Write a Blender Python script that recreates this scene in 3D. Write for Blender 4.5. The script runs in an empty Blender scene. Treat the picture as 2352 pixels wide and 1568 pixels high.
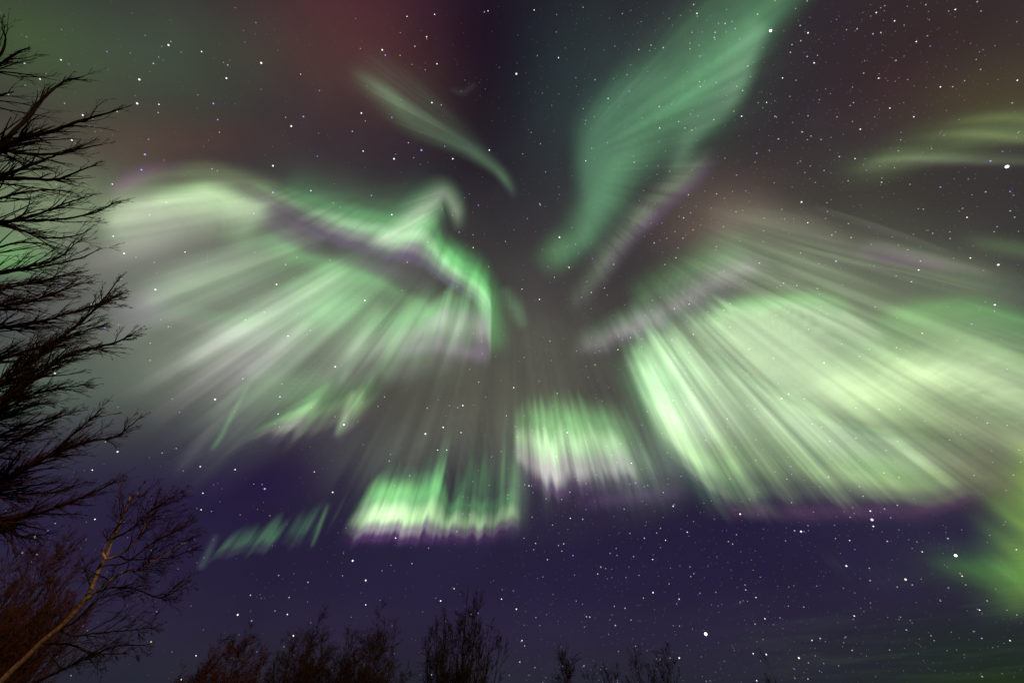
import bpy, math, random
import numpy as np
from mathutils import Vector, Matrix

# ------------------------------------------------------------------ camera, sky, sun, exposure
SC = bpy.context.scene
COL = SC.collection
R = math.radians
PITCH = R(45)
EYE = 1.6
W0, H0 = 2352.0, 1568.0                 # the photograph's own ruler
FPX = W0 * 14.0 / 36.0                  # a 14 mm lens
SP, CP = math.sin(PITCH), math.cos(PITCH)

cam_d = bpy.data.cameras.new("camera")
cam_d.lens = 14.0
cam_d.sensor_width = 36.0
cam_d.clip_start = 0.05
cam_d.clip_end = 60000
cam = bpy.data.objects.new("camera", cam_d)
cam.location = (0, 0, EYE)
cam.rotation_euler = (R(90) + PITCH, 0, 0)
COL.objects.link(cam)
SC.camera = cam
SC.view_settings.view_transform = 'Standard'
SC.view_settings.look = 'None'
SC.view_settings.exposure = 0.0
SC.view_settings.gamma = 1.0
SC.view_settings.use_curve_mapping = False
SC.cycles.transparent_max_bounces = 96
SC.cycles.max_bounces = 4


def direction(x, y):
    """unit direction in the world of a point of the sky as seen by the lens"""
    x = np.asarray(x, float); y = np.asarray(y, float)
    cx = (x - W0 / 2) / FPX
    cy = -(y - H0 / 2) / FPX
    d = np.stack([cx, CP - cy * SP, SP + cy * CP], -1)
    return d / np.linalg.norm(d, axis=-1, keepdims=True)


def at(x, y, z):
    """world point seen at (x, y), z metres in front of the lens"""
    cx = (x - W0 / 2) / FPX * z
    cy = -(y - H0 / 2) / FPX * z
    return Vector((cx, z * CP - cy * SP, EYE + z * SP + cy * CP))


def lin(c):
    c = np.asarray(c, float) / 255.0
    return np.where(c <= 0.04045, c / 12.92, ((c + 0.055) / 1.055) ** 2.4)


SUN_DIR = Vector((0.62, -0.62, 0.30)).normalized()     # low warm light from behind the camera
world = bpy.data.worlds.new("World")
SC.world = world
world.use_nodes = True
wt = world.node_tree
wt.nodes.clear()
w_out = wt.nodes.new('ShaderNodeOutputWorld')
w_bg = wt.nodes.new('ShaderNodeBackground')
wt.links.new(w_bg.outputs[0], w_out.inputs[0])
w_tc = wt.nodes.new('ShaderNodeTexCoord')


def wnode(kind, **kw):
    n = wt.nodes.new(kind)
    for k, v in kw.items():
        setattr(n, k, v)
    return n


# the clear night air, dark blue at the horizon and dim plum overhead
sep = wnode('ShaderNodeSeparateXYZ')
wt.links.new(w_tc.outputs['Generated'], sep.inputs[0])
ramp = wnode('ShaderNodeValToRGB')
wt.links.new(sep.outputs['Z'], ramp.inputs[0])
base_sky = [(1640, (34, 38, 48)), (1540, (41, 39, 54)), (1460, (42, 36, 59)), (1370, (39, 32, 60)), (1260, (36, 29, 59)), (1130, (41, 33, 58)), (960, (52, 46, 54)),
            (784, (56, 51, 54)), (570, (50, 44, 50)), (320, (43, 36, 46)), (0, (38, 30, 42))]
els = ramp.color_ramp.elements
while len(els) < len(base_sky):
    els.new(0.5)
for e, (row, c) in zip(els, base_sky):
    e.position = math.sin(PITCH + math.atan((H0 / 2 - row) / FPX))
    e.color = (*lin(c), 1)
acc = ramp.outputs[0]
nis = wnode('ShaderNodeTexSky', sky_type='NISHITA', sun_disc=False)
nis.sun_elevation = R(-9)
nis.sun_rotation = math.atan2(SUN_DIR.x, SUN_DIR.y)
nmul = wnode('ShaderNodeVectorMath', operation='SCALE')
nmul.inputs['Scale'].default_value = 0.05
wt.links.new(nis.outputs[0], nmul.inputs[0])
nadd = wnode('ShaderNodeVectorMath', operation='ADD')
wt.links.new(acc, nadd.inputs[0])
wt.links.new(nmul.outputs[0], nadd.inputs[1])
acc = nadd.outputs[0]

# broad diffuse airglow patches: x, y, half sizes, tilt, seen colour, colour of the clear sky there
GLOW = [
    (1110, 930, 330, 190, 0, (82, 80, 72), (58, 52, 57)),
    (1270, 800, 190, 110, 0, (74, 71, 70), (60, 55, 58)),
    (1250, 600, 160, 160, 0, (66, 61, 64), (58, 52, 57)),
    (330, 120, 330, 150, 0, (58, 68, 60), (48, 42, 52)),
    (40, 80, 160, 130, 0, (54, 66, 46), (50, 44, 50)),
    (800, 50, 190, 200, -20, (80, 45, 56), (46, 38, 49)),
    (900, 190, 220, 120, 20, (62, 52, 54), (48, 40, 51)),
    (250, 310, 260, 110, 0, (68, 60, 57), (54, 48, 54)),
    (430, 330, 200, 55, -5, (68, 48, 54), (56, 48, 54)),
    (1130, 130, 190, 240, 0, (39, 30, 43), (46, 38, 49)),
    (1090, 330, 170, 190, 0, (41, 34, 46), (50, 43, 52)),
    (1330, 200, 150, 260, 10, (52, 58, 62), (48, 40, 51)),
    (2180, 50, 300, 140, 0, (44, 28, 38), (46, 38, 49)),
    (2300, 230, 260, 100, -6, (65, 57, 46), (52, 45, 53)),
    (2100, 470, 330, 120, 8, (52, 45, 48), (56, 50, 56)),
    (2040, 215, 150, 100, 0, (57, 42, 51), (52, 45, 53)),
    (1640, 490, 150, 80, -20, (92, 78, 73), (58, 52, 56)),
    (330, 860, 230, 130, 0, (82, 88, 76), (56, 50, 56)),
    (330, 620, 230, 150, 0, (100, 99, 95), (58, 52, 56)),
    (90, 470, 190, 100, 0, (112, 128, 96), (58, 52, 56)),
    (20, 590, 90, 45, 0, (84, 132, 74), (58, 52, 56)),
    (30, 880, 150, 80, 0, (76, 88, 72), (56, 50, 56)),
    (2300, 1320, 180, 46, 8, (52, 70, 50), (40, 36, 60)),
    (2300, 1500, 420, 120, 0, (36, 42, 48), (42, 38, 60)),
    (2340, 1575, 520, 30, 0, (38, 46, 40), (36, 38, 50)),
    (2250, 1080, 240, 70, 12, (80, 64, 62), (48, 42, 56)),
    (640, 700, 380, 200, -10, (92, 94, 86), (58, 52, 57)),
    (1900, 760, 460, 220, 10, (98, 102, 88), (58, 52, 57)),
    (2150, 760, 260, 140, 10, (80, 84, 72), (58, 52, 57)),
    (1540, 1090, 50, 50, 0, (48, 40, 58), (52, 48, 56)),
    (620, 1090, 160, 70, -10, (44, 34, 58), (50, 44, 58)),
]
for gx, gy, grx, gry, tilt, c1, c0 in GLOW:
    c = direction(gx, gy)
    ca, sa = math.cos(R(tilt)), math.sin(R(tilt))
    ea = direction(gx + grx * ca, gy + grx * sa) - c
    a = ea - c * np.dot(ea, c)
    siga = np.linalg.norm(a); a /= siga
    eb = direction(gx - gry * sa, gy + gry * ca) - c
    b = np.cross(c, a)
    sigb = abs(np.dot(eb, b))
    m = Matrix((a, b, c)).transposed()
    mp = wnode('ShaderNodeMapping', vector_type='TEXTURE')
    mp.inputs['Location'].default_value = tuple(c)
    mp.inputs['Rotation'].default_value = m.to_euler()
    mp.inputs['Scale'].default_value = (siga, sigb, max(siga, sigb))
    wt.links.new(w_tc.outputs['Generated'], mp.inputs[0])
    dt = wnode('ShaderNodeVectorMath', operation='DOT_PRODUCT')
    wt.links.new(mp.outputs[0], dt.inputs[0]); wt.links.new(mp.outputs[0], dt.inputs[1])
    pw = wnode('ShaderNodeMath', operation='POWER')
    pw.inputs[0].default_value = math.exp(-1.0)
    wt.links.new(dt.outputs['Value'], pw.inputs[1])
    sc_ = wnode('ShaderNodeVectorMath', operation='SCALE')
    sc_.inputs[0].default_value = tuple(lin(c1) - lin(c0))
    wt.links.new(pw.outputs[0], sc_.inputs['Scale'])
    ad = wnode('ShaderNodeVectorMath', operation='ADD')
    wt.links.new(acc, ad.inputs[0]); wt.links.new(sc_.outputs[0], ad.inputs[1])
    acc = ad.outputs[0]
# thin low cloud wisps catching the green light near the horizon on the right
cmap = wnode('ShaderNodeMapping')
cmap.inputs['Scale'].default_value = (5.0, 5.0, 60.0)
wt.links.new(w_tc.outputs['Generated'], cmap.inputs[0])
cnz = wnode('ShaderNodeTexNoise')
cnz.inputs['Scale'].default_value = 1.0
cnz.inputs['Detail'].default_value = 6.0
wt.links.new(cmap.outputs[0], cnz.inputs['Vector'])
crm = wnode('ShaderNodeMapRange')
crm.inputs['From Min'].default_value = 0.48
crm.inputs['From Max'].default_value = 0.72
wt.links.new(cnz.outputs[0], crm.inputs['Value'])
cband = wnode('ShaderNodeMapRange')
cband.inputs['From Min'].default_value = 0.20
cband.inputs['From Max'].default_value = 0.13
wt.links.new(sep.outputs['Z'], cband.inputs['Value'])
cside = wnode('ShaderNodeMapRange')
cside.inputs['From Min'].default_value = 0.3
cside.inputs['From Max'].default_value = 0.75
wt.links.new(sep.outputs['X'], cside.inputs['Value'])
cm1 = wnode('ShaderNodeMath', operation='MULTIPLY')
wt.links.new(crm.outputs[0], cm1.inputs[0]); wt.links.new(cband.outputs[0], cm1.inputs[1])
cm2 = wnode('ShaderNodeMath', operation='MULTIPLY')
wt.links.new(cm1.outputs[0], cm2.inputs[0]); wt.links.new(cside.outputs[0], cm2.inputs[1])
csc = wnode('ShaderNodeVectorMath', operation='SCALE')
csc.inputs[0].default_value = (0.014, 0.026, 0.010)
wt.links.new(cm2.outputs[0], csc.inputs['Scale'])
cad = wnode('ShaderNodeVectorMath', operation='ADD')
wt.links.new(acc, cad.inputs[0]); wt.links.new(csc.outputs[0], cad.inputs[1])
acc = cad.outputs[0]
# faint unevenness of the airglow
nz = wnode('ShaderNodeTexNoise')
nz.inputs['Scale'].default_value = 5.0
nz.inputs['Detail'].default_value = 5.0
wt.links.new(w_tc.outputs['Generated'], nz.inputs['Vector'])
nr = wnode('ShaderNodeMapRange')
nr.inputs['To Min'].default_value = 0.72
nr.inputs['To Max'].default_value = 1.28
wt.links.new(nz.outputs[0], nr.inputs['Value'])
fin = wnode('ShaderNodeVectorMath', operation='SCALE')
wt.links.new(acc, fin.inputs[0]); wt.links.new(nr.outputs[0], fin.inputs['Scale'])
wt.links.new(fin.outputs[0], w_bg.inputs['Color'])
w_bg.inputs['Strength'].default_value = 1.0

sun_d = bpy.data.lights.new("sun", 'SUN')
sun_d.energy = 2.0
sun_d.angle = R(0.5)
sun_d.color = (1.0, 0.55, 0.24)
sun = bpy.data.objects.new("sun", sun_d)
sun.rotation_euler = SUN_DIR.to_track_quat('Z', 'Y').to_euler()
sun.location = (20, -20, 12)
COL.objects.link(sun)

# ------------------------------------------------------------------ helpers


def tag(o, label=None, cat=None, group=None, kind=None):
    if label: o['label'] = label
    if cat: o['category'] = cat
    if group: o['group'] = group
    if kind: o['kind'] = kind
    return o


def empty(name, loc):
    o = bpy.data.objects.new(name, None)
    o.location = loc
    o.empty_display_size = 0.3
    COL.objects.link(o)
    return o


def link_mesh(name, me, mat, parent=None):
    me.materials.append(mat)
    o = bpy.data.objects.new(name, me)
    COL.objects.link(o)
    if parent:
        o.parent = parent
        o.matrix_parent_inverse = Matrix.Translation(-parent.location)
    return o


def bark(name, dark, pale, scale, rough=0.9):
    m = bpy.data.materials.new(name)
    m.use_nodes = True
    t = m.node_tree
    b = t.nodes['Principled BSDF']
    b.inputs['Roughness'].default_value = rough
    b.inputs['Specular IOR Level'].default_value = 0.15
    tc = t.nodes.new('ShaderNodeTexCoord')
    n = t.nodes.new('ShaderNodeTexNoise')
    n.inputs['Scale'].default_value = scale
    n.inputs['Detail'].default_value = 6
    r = t.nodes.new('ShaderNodeValToRGB')
    r.color_ramp.elements[0].position = 0.35
    r.color_ramp.elements[0].color = (*dark, 1)
    r.color_ramp.elements[1].position = 0.65
    r.color_ramp.elements[1].color = (*pale, 1)
    bu = t.nodes.new('ShaderNodeBump')
    bu.inputs['Strength'].default_value = 0.5
    bu.inputs['Distance'].default_value = 0.01
    t.links.new(tc.outputs['Object'], n.inputs['Vector'])
    t.links.new(n.outputs[0], r.inputs[0])
    t.links.new(r.outputs[0], b.inputs['Base Color'])
    t.links.new(n.outputs[0], bu.inputs['Height'])
    t.links.new(bu.outputs[0], b.inputs['Normal'])
    return m


BARK_UNLIT = bark('unlit_bark', (0.008, 0.007, 0.006), (0.018, 0.014, 0.012), 14)  # darkened: lack of light on trees beyond the warm glow, put into the colour
BARK_BROWN = bark('brown_bark', (0.012, 0.008, 0.006), (0.028, 0.016, 0.012), 14)
BARK_RED = bark('reddish_twig_bark', (0.018, 0.008, 0.006), (0.050, 0.019, 0.013), 9)
TWIG_BROWN = bark('brown_twig_bark', (0.022, 0.015, 0.011), (0.05, 0.032, 0.024), 9)
THICKET = bark('red_thicket_bark', (0.021, 0.009, 0.007), (0.058, 0.022, 0.014), 7)
BARK_LIT = bark('warm_lit_bark', (0.16, 0.115, 0.075), (0.42, 0.33, 0.23), 16)  # brightened: the warm local light on this trunk is put into its colour


class Tubes:
    """collects tapered twigs, built as one mesh"""

    def __init__(self):
        self.v = []; self.f = []

    def tube(self, pts, radii, k=4):
        n0 = len(self.v)
        ref = Vector((0.31, 0.57, 0.76))
        for i, p in enumerate(pts):
            d = (pts[min(i + 1, len(pts) - 1)] - pts[max(i - 1, 0)])
            if d.length < 1e-9:
                d = Vector((0, 0, 1))
            d.normalize()
            a = d.cross(ref)
            if a.length < 0.05:
                a = d.cross(Vector((1, 0, 0)))
            a.normalize()
            b = d.cross(a)
            for j in range(k):
                t = 2 * math.pi * j / k
                self.v.append(p + (a * math.cos(t) + b * math.sin(t)) * radii[i])
        for i in range(len(pts) - 1):
            for j in range(k):
                q = n0 + i * k
                self.f.append((q + j, q + (j + 1) % k, q + k + (j + 1) % k, q + k + j))
        self.f.append(tuple(range(n0 + k - 1, n0 - 1, -1)))
        e = n0 + (len(pts) - 1) * k
        self.f.append(tuple(range(e, e + k)))

    def build(self, name, mat, parent):
        me = bpy.data.meshes.new(name)
        me.from_pydata([tuple(p) for p in self.v], [], self.f)
        for p in me.polygons:
            p.use_smooth = True
        return link_mesh(name, me, mat, parent)


def catmull(P, n):
    """P: (k, m) control rows -> n rows evenly along the curve (by the first two columns)"""
    P = np.asarray(P, float)
    if len(P) == 2:
        t = np.linspace(0, 1, n)[:, None]
        return P[0] * (1 - t) + P[1] * t
    Q = np.vstack([2 * P[0] - P[1], P, 2 * P[-1] - P[-2]])
    out = []
    for i in range(len(P) - 1):
        p0, p1, p2, p3 = Q[i:i + 4]
        t = np.linspace(0, 1, 40, endpoint=False)[:, None]
        out.append(0.5 * (2 * p1 + (p2 - p0) * t + (2 * p0 - 5 * p1 + 4 * p2 - p3) * t ** 2 + (3 * p1 - p0 - 3 * p2 + p3) * t ** 3))
    out.append(P[-1:])
    C = np.vstack(out)
    s = np.concatenate([[0], np.cumsum(np.linalg.norm(np.diff(C[:, :2], axis=0), axis=1))])
    u = np.linspace(0, s[-1], n)
    return np.stack([np.interp(u, s, C[:, j]) for j in range(C.shape[1])], 1)


def rand_perp(d, rng):
    while True:
        v = Vector((rng.uniform(-1, 1), rng.uniform(-1, 1), rng.uniform(-1, 1)))
        p = v - d * v.dot(d)
        if 0.1 < p.length < 1:
            return p.normalized()


def grow(tb, p, d, length, r, level, rng, o):
    """a twig with its own side twigs; o: settings"""
    n = max(3, int(o['segs'][min(level, len(o['segs']) - 1)]))
    pts = [p.copy()]; dirs = []
    q = p.copy(); dd = d.copy()
    for i in range(n):
        dd = (dd + rand_perp(dd, rng) * o['wiggle'] + o['pull'] * o['pull_s']).normalized()
        q = q + dd * (length / n)
        pts.append(q.copy()); dirs.append(dd.copy())
    radii = [max(o['rmin'], r * (1 - 0.8 * i / n)) for i in range(n + 1)]
    tb.tube(pts, radii, 3 if level > 0 else 4)
    if level >= o['levels']:
        return
    for k in range(o['kids'][min(level, len(o['kids']) - 1)]):
        t = rng.uniform(0.12, 0.97)
        i = min(n - 1, int(t * n))
        f = t * n - i
        c = pts[i].lerp(pts[i + 1], f)
        ang = R(rng.uniform(*o['angle']))
        cd = dirs[i] * math.cos(ang) + rand_perp(dirs[i], rng) * math.sin(ang)
        grow(tb, c, cd.normalized(), length * rng.uniform(0.3, 0.6) * (1.15 - 0.6 * t), max(o['rmin'], radii[i] * 0.6), level + 1, rng, o)


def limb(parent, mat, rows, n, name='limb', k=6):
    """a traced limb: rows of x, y, depth in metres, thickness in ruler units -> (points, radii)"""
    C = catmull(rows, n)
    rng = random.Random(int(abs(rows[0][0]) * 7 + rows[-1][1]))
    pts = [at(x + rng.uniform(-1.2, 1.2), y + rng.uniform(-1.2, 1.2), z) for x, y, z, w in C]
    rad = [max(0.0015, w / FPX * z / 2) for x, y, z, w in C]
    tb = Tubes()
    tb.tube(pts, rad, k)
    return tb.build(name, mat, parent), pts, rad


def sprout(tb, pts, rad, count, length, rng, o, t0=0.15):
    """side twigs along a traced limb"""
    n = len(pts)
    for k in range(count):
        t = rng.uniform(t0, 1.0)
        f = t * (n - 1); i = min(n - 2, int(f))
        c = pts[i].lerp(pts[i + 1], f - i)
        d = (pts[i + 1] - pts[i]).normalized()
        ang = R(rng.uniform(*o['angle'])) * (1 if t < 0.95 else 0.4)
        cd = d * math.cos(ang) + rand_perp(d, rng) * math.sin(ang)
        grow(tb, c, cd.normalized(), length * rng.uniform(0.5, 1.2) * (1.1 - o.get('tip', 0.78) * t), max(o['rmin'], rad[i] * 0.55), 0, rng, o)


# ------------------------------------------------------------------ ground


def make_ground():
    me = bpy.data.meshes.new('ground')
    rr = [0, 2, 5, 9, 15, 24, 40, 70, 130, 260, 600, 1500, 4000, 12000]
    rng = random.Random(3)
    v = [(0, 0, 0)]; f = []
    K = 72
    for i, r in enumerate(rr[1:]):
        for j in range(K):
            a = 2 * math.pi * j / K
            h = 0.0 if r < 6 else (math.sin(a * 5 + r * 0.3) * 0.06 + rng.uniform(-0.04, 0.04))
            v.append((r * math.cos(a), r * math.sin(a), h if r < 200 else 0.0))
    for j in range(K):
        f.append((0, 1 + j, 1 + (j + 1) % K))
    for i in range(len(rr) - 2):
        for j in range(K):
            a = 1 + i * K
            f.append((a + j, a + K + j, a + K + (j + 1) % K, a + (j + 1) % K))
    me.from_pydata(v, [], f)
    for p in me.polygons:
        p.use_smooth = True
    m = bark('ground_soil', (0.018, 0.016, 0.010), (0.05, 0.045, 0.026), 1.3)
    return tag(link_mesh('ground', me, m), kind='structure')


make_ground()

# ------------------------------------------------------------------ aurora
# Curtains hang along the field lines, which all run towards one point of the sky (the magnetic zenith); each is a
# thin folded sheet of glowing air between a lower border and the height where its rays fade.
VP = np.array([1175.0, 385.0])


def noise1(x, rng, octaves=3, base=1.0):
    out = np.zeros_like(x); amp = 1.0; tot = 0.0
    for o in range(octaves):
        tab = rng.random(4096)
        q = x * base * 2 ** o + rng.random() * 1000
        i = np.floor(q).astype(int); f = q - i
        f = f * f * (3 - 2 * f)
        out += amp * (tab[i % 4096] * (1 - f) + tab[(i + 1) % 4096] * f)
        tot += amp; amp *= 0.55
    return out / tot


_RT = np.random.default_rng(909).random((4, 1024, 64))


def noise2(x, y, layer):
    T = _RT[layer]
    x = x + 500.0; y = y + 7.3
    i = np.floor(x).astype(int); j = np.floor(y).astype(int)
    f = x - i; g = y - j
    f = f * f * (3 - 2 * f); g = g * g * (3 - 2 * g)
    a = T[i % 1024, j % 64] * (1 - f) + T[(i + 1) % 1024, j % 64] * f
    b = T[i % 1024, (j + 1) % 64] * (1 - f) + T[(i + 1) % 1024, (j + 1) % 64] * f
    return a * (1 - g) + b * g


def polar(XY, vp):
    dx = XY[..., 0] - vp[0]; dy = XY[..., 1] - vp[1]
    return np.arctan2(dx, dy), np.hypot(dx, dy)


def rayfield(XY, vp):
    """the rays common to the whole sky: uneven in width, length and strength"""
    th, r = polar(XY, vp)
    q = 0.36 * noise2(th * 8, r / 420, 0) + 0.30 * noise2(th * 25, r / 360, 1) + 0.22 * noise2(th * 70, r / 300, 2) + 0.12 * noise2(th * 170, r / 240, 3)
    q = np.clip((q - 0.5) * 2.6 + 0.5, 0, 1)
    k = smooth(r, 60, 260)
    return 0.5 + (q - 0.5) * k


def ragged(XY, vp, amp):
    """rays reach unevenly far: shift points along the rays"""
    th, r = polar(XY, vp)
    q = 0.6 * noise2(th * 16, r / 2000, 3) + 0.4 * noise2(th * 45, r / 2000, 1) - 0.5
    k = smooth(r, 180, 520)
    d = (XY - np.asarray(vp)) / np.maximum(r, 1)[..., None]
    return XY + d * (q * 2.4 * amp * k)[..., None]


def smooth(x, a, b):
    t = np.clip((x - a) / (b - a), 0, 1)
    return t * t * (3 - 2 * t)


def stops_at(stops, t):
    T = np.array([s[0] for s in stops])
    Cc = np.array([lin(s[1]) * s[2] for s in stops])
    # smooth (cosine) blending between the stops
    i = np.clip(np.searchsorted(T, t, side='right') - 1, 0, len(T) - 2)
    f = np.clip((t - T[i]) / (T[i + 1] - T[i]), 0, 1)
    f = (f * f * (3 - 2 * f))[..., None]
    return Cc[i] * (1 - f) + Cc[i + 1] * f


# how a curtain's colour runs from the lower border up along its rays
PROF = {
    'bright': [(0, (80, 40, 95), 0), (.09, (88, 54, 100), .32), (.20, (150, 146, 148), .7), (.34, (180, 222, 158), 1), (.56, (110, 185, 108), .62), (.8, (70, 120, 72), .22), (1, (40, 60, 45), 0)],
    'white': [(0, (90, 60, 100), 0), (.10, (100, 70, 110), .35), (.28, (180, 176, 172), .85), (.5, (172, 205, 158), 1), (.72, (105, 165, 100), .5), (1, (50, 70, 50), 0)],
    'edge': [(0, (100, 70, 120), 0), (.14, (108, 80, 128), .5), (.28, (146, 142, 146), .72), (.42, (152, 194, 148), .95), (.58, (95, 165, 100), .72), (.8, (60, 110, 68), .25), (1, (40, 60, 45), 0)],
    'lilac': [(0, (90, 60, 110), 0), (.25, (110, 92, 118), .6), (.5, (150, 150, 150), .85), (.72, (120, 170, 120), .7), (1, (50, 90, 60), 0)],
    'green': [(0, (50, 70, 60), 0), (.2, (85, 125, 85), .7), (.45, (95, 165, 98), 1), (.75, (62, 110, 66), .4), (1, (40, 60, 45), 0)],
    'grey': [(0, (90, 80, 95), 0), (.3, (140, 142, 136), .8), (.6, (130, 158, 126), 1), (1, (60, 80, 60), 0)],
    'lime': [(0, (80, 60, 60), 0), (.12, (105, 75, 85), .35), (.35, (170, 200, 130), 1), (.65, (120, 175, 95), .7), (1, (60, 90, 50), 0)],
    'magenta': [(0, (120, 40, 120), 0), (.35, (125, 50, 125), .8), (.6, (130, 110, 130), .5), (1, (60, 60, 60), 0)],
}


def curtain(low, prof, I=1.0, rays=0.5, freq=60, seed=1, fade=(0.12, 0.12), jag=0.25, step=5.0, nt=44, vp=None):
    """low: rows x, y, reach (ruler units towards the magnetic zenith), brightness"""
    L = sum(math.dist(low[i][:2], low[i + 1][:2]) for i in range(len(low) - 1))
    n = max(24, int(L / step))
    C = catmull(low, n)
    rng = np.random.default_rng(seed)
    P = C[:, :2]
    vp = np.array(vp, float) if vp else VP
    v = vp - P
    v /= np.linalg.norm(v, axis=1, keepdims=True)
    th = np.arctan2(P[:, 1] - vp[1], P[:, 0] - vp[0])
    n1 = noise1(th, rng, 4, freq / 3.0)
    n2 = noise1(th, rng, 3, freq / 3.0)
    n3 = noise1(th, rng, 3, freq / 2.0)
    contrast = np.clip((n1 - 0.5) * 2.2 + 0.5, 0, 1)
    inten = C[:, 3] * (1 - rays + rays * 1.6 * contrast)
    reach = C[:, 2] * (1 + 0.9 * jag * (n2 - 0.5) * 2)
    drop = C[:, 2] * jag * 0.55 * (n3 - 0.5) * 2
    s = np.linspace(0, 1, n)
    if fade[0] > 0: inten = inten * smooth(s, 0, fade[0])
    if fade[1] > 0: inten = inten * smooth(1 - s, 0, fade[1])
    t = np.linspace(0, 1, nt)
    XY = P[:, None, :] + v[:, None, :] * (-drop[:, None] + (reach + drop)[:, None] * t[None, :])[..., None]
    col = stops_at(PROF[prof] if isinstance(prof, str) else prof, np.broadcast_to(t, (n, nt))) * inten[:, None, None] * I
    m = rayfield(XY, vp)
    col = col * (0.62 + 0.76 * m)[..., None]
    alt = 520 + 420 * t[None, :] + 60 * np.sin(s * 9 + seed)[:, None]
    return XY, col, alt


def ribbon(path, c_left, c_mid, c_right, I=1.0, rays=0.25, freq=40, seed=1, fade=(0.15, 0.15), step=6.0, nt=40, rag=0.3):
    """a band of glow along a path; rows x, y, width to its left, width to its right, brightness"""
    L = sum(math.dist(path[i][:2], path[i + 1][:2]) for i in range(len(path) - 1))
    n = max(24, int(L / step))
    C = catmull(path, n)
    P = C[:, :2]
    tg = np.gradient(P, axis=0)
    for _ in range(28):
        tg[1:-1] = (tg[:-2] + tg[1:-1] * 2 + tg[2:]) / 4
    tg /= np.linalg.norm(tg, axis=1, keepdims=True)
    nl = np.stack([tg[:, 1], -tg[:, 0]], 1)          # left of travel on the ruler (y runs down)
    u = np.linspace(-1, 1, nt)
    off = np.where(u[None, :] < 0, u[None, :] * C[:, 2:3], u[None, :] * C[:, 3:4])
    XY = P[:, None, :] - nl[:, None, :] * off[..., None]
    g = np.clip(np.exp(-(u * 1.75) ** 2) - math.exp(-1.75 ** 2), 0, 1) / (1 - math.exp(-1.75 ** 2))
    cl, cm, cr = lin(c_left), lin(c_mid), lin(c_right)
    w = np.abs(u)[:, None]
    col = np.where(u[:, None] < 0, cl * w + cm * (1 - w), cr * w + cm * (1 - w)) * g[:, None]
    s = np.linspace(0, 1, n)
    inten = C[:, 4].copy()
    if fade[0] > 0: inten = inten * smooth(s, 0, fade[0])
    if fade[1] > 0: inten = inten * smooth(1 - s, 0, fade[1])
    col = col[None] * inten[:, None, None] * I
    vp = VP if np.mean(P[:, 0]) < 1400 else np.array([1262.0, 400.0])
    rays = max(rays, 0.2)
    col = col * (1 - rays + 2 * rays * rayfield(XY, vp))[..., None]
    rd = P - np.asarray(vp)
    across = np.abs((nl * rd).sum(1)) / np.maximum(np.linalg.norm(rd, axis=1), 1)      # only where the rays cross the band
    XY = ragged(XY, vp, (rag * float(np.mean(C[:, 2:4])) * smooth(across, 0.3, 0.85))[:, None])
    alt = 640 + 90 * u[None, :] + 60 * np.sin(s * 7 + seed)[:, None]
    return XY, col, alt


def aurora_material():
    m = bpy.data.materials.new('glowing_air')
    m.use_nodes = True
    t = m.node_tree
    t.nodes.clear()
    out = t.nodes.new('ShaderNodeOutputMaterial')
    add = t.nodes.new('ShaderNodeAddShader')
    tr = t.nodes.new('ShaderNodeBsdfTransparent')
    em = t.nodes.new('ShaderNodeEmission')
    at_ = t.nodes.new('ShaderNodeAttribute')
    at_.attribute_name = 'glow'
    tc = t.nodes.new('ShaderNodeTexCoord')
    nz = t.nodes.new('ShaderNodeTexNoise')
    nz.inputs['Scale'].default_value = 0.012
    nz.inputs['Detail'].default_value = 3
    mr = t.nodes.new('ShaderNodeMapRange')
    mr.inputs['To Min'].default_value = 0.8
    mr.inputs['To Max'].default_value = 1.2
    t.links.new(tc.outputs['Object'], nz.inputs['Vector'])
    t.links.new(nz.outputs[0], mr.inputs['Value'])
    t.links.new(at_.outputs['Color'], em.inputs['Color'])
    t.links.new(mr.outputs[0], em.inputs['Strength'])
    t.links.new(tr.outputs[0], add.inputs[0])
    t.links.new(em.outputs[0], add.inputs[1])
    t.links.new(add.outputs[0], out.inputs[0])
    m.cycles.emission_sampling = 'NONE'
    return m


AUR = aurora_material()


def aurora(name, label, sheets, group=None):
    V = []; F = []; G = []; off = 0
    for XY, col, alt in sheets:
        n, k = XY.shape[:2]
        d = direction(XY[..., 0], XY[..., 1])
        se = np.maximum(d[..., 2], 0.07)
        pos = d * (alt / se)[..., None] + np.array([0, 0, EYE])
        idx = np.arange(n * k).reshape(n, k) + off
        q = np.stack([idx[:-1, :-1], idx[1:, :-1], idx[1:, 1:], idx[:-1, 1:]], -1).reshape(-1, 4)
        b = col.max(-1)
        keep = np.max(np.stack([b[:-1, :-1], b[1:, :-1], b[1:, 1:], b[:-1, 1:]], -1), -1).ravel() > 0.0008
        V.append(pos.reshape(-1, 3)); F.append(q[keep]); G.append(col.reshape(-1, 3)); off += n * k
    V = np.vstack(V); F = np.vstack(F); G = np.vstack(G)
    used = np.unique(F)
    remap = np.full(len(V), -1); remap[used] = np.arange(len(used))
    V = V[used]; G = G[used]; F = remap[F]
    me = bpy.data.meshes.new(name)
    me.vertices.add(len(V)); me.vertices.foreach_set('co', V.astype(np.float32).ravel())
    me.loops.add(F.size); me.loops.foreach_set('vertex_index', F.astype(np.int32).ravel())
    me.polygons.add(len(F))
    me.polygons.foreach_set('loop_start', np.arange(0, F.size, 4, dtype=np.int32))
    me.polygons.foreach_set('use_smooth', np.ones(len(F), bool))
    ca = me.color_attributes.new('glow', 'FLOAT_COLOR', 'POINT')
    rgba = np.ones((len(V), 4), np.float32); rgba[:, :3] = np.clip(G, 0, None)
    ca.data.foreach_set('color', rgba.ravel())
    me.update(calc_edges=True)
    o = link_mesh(name, me, AUR)
    return tag(o, label, 'aurora', group)


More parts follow.
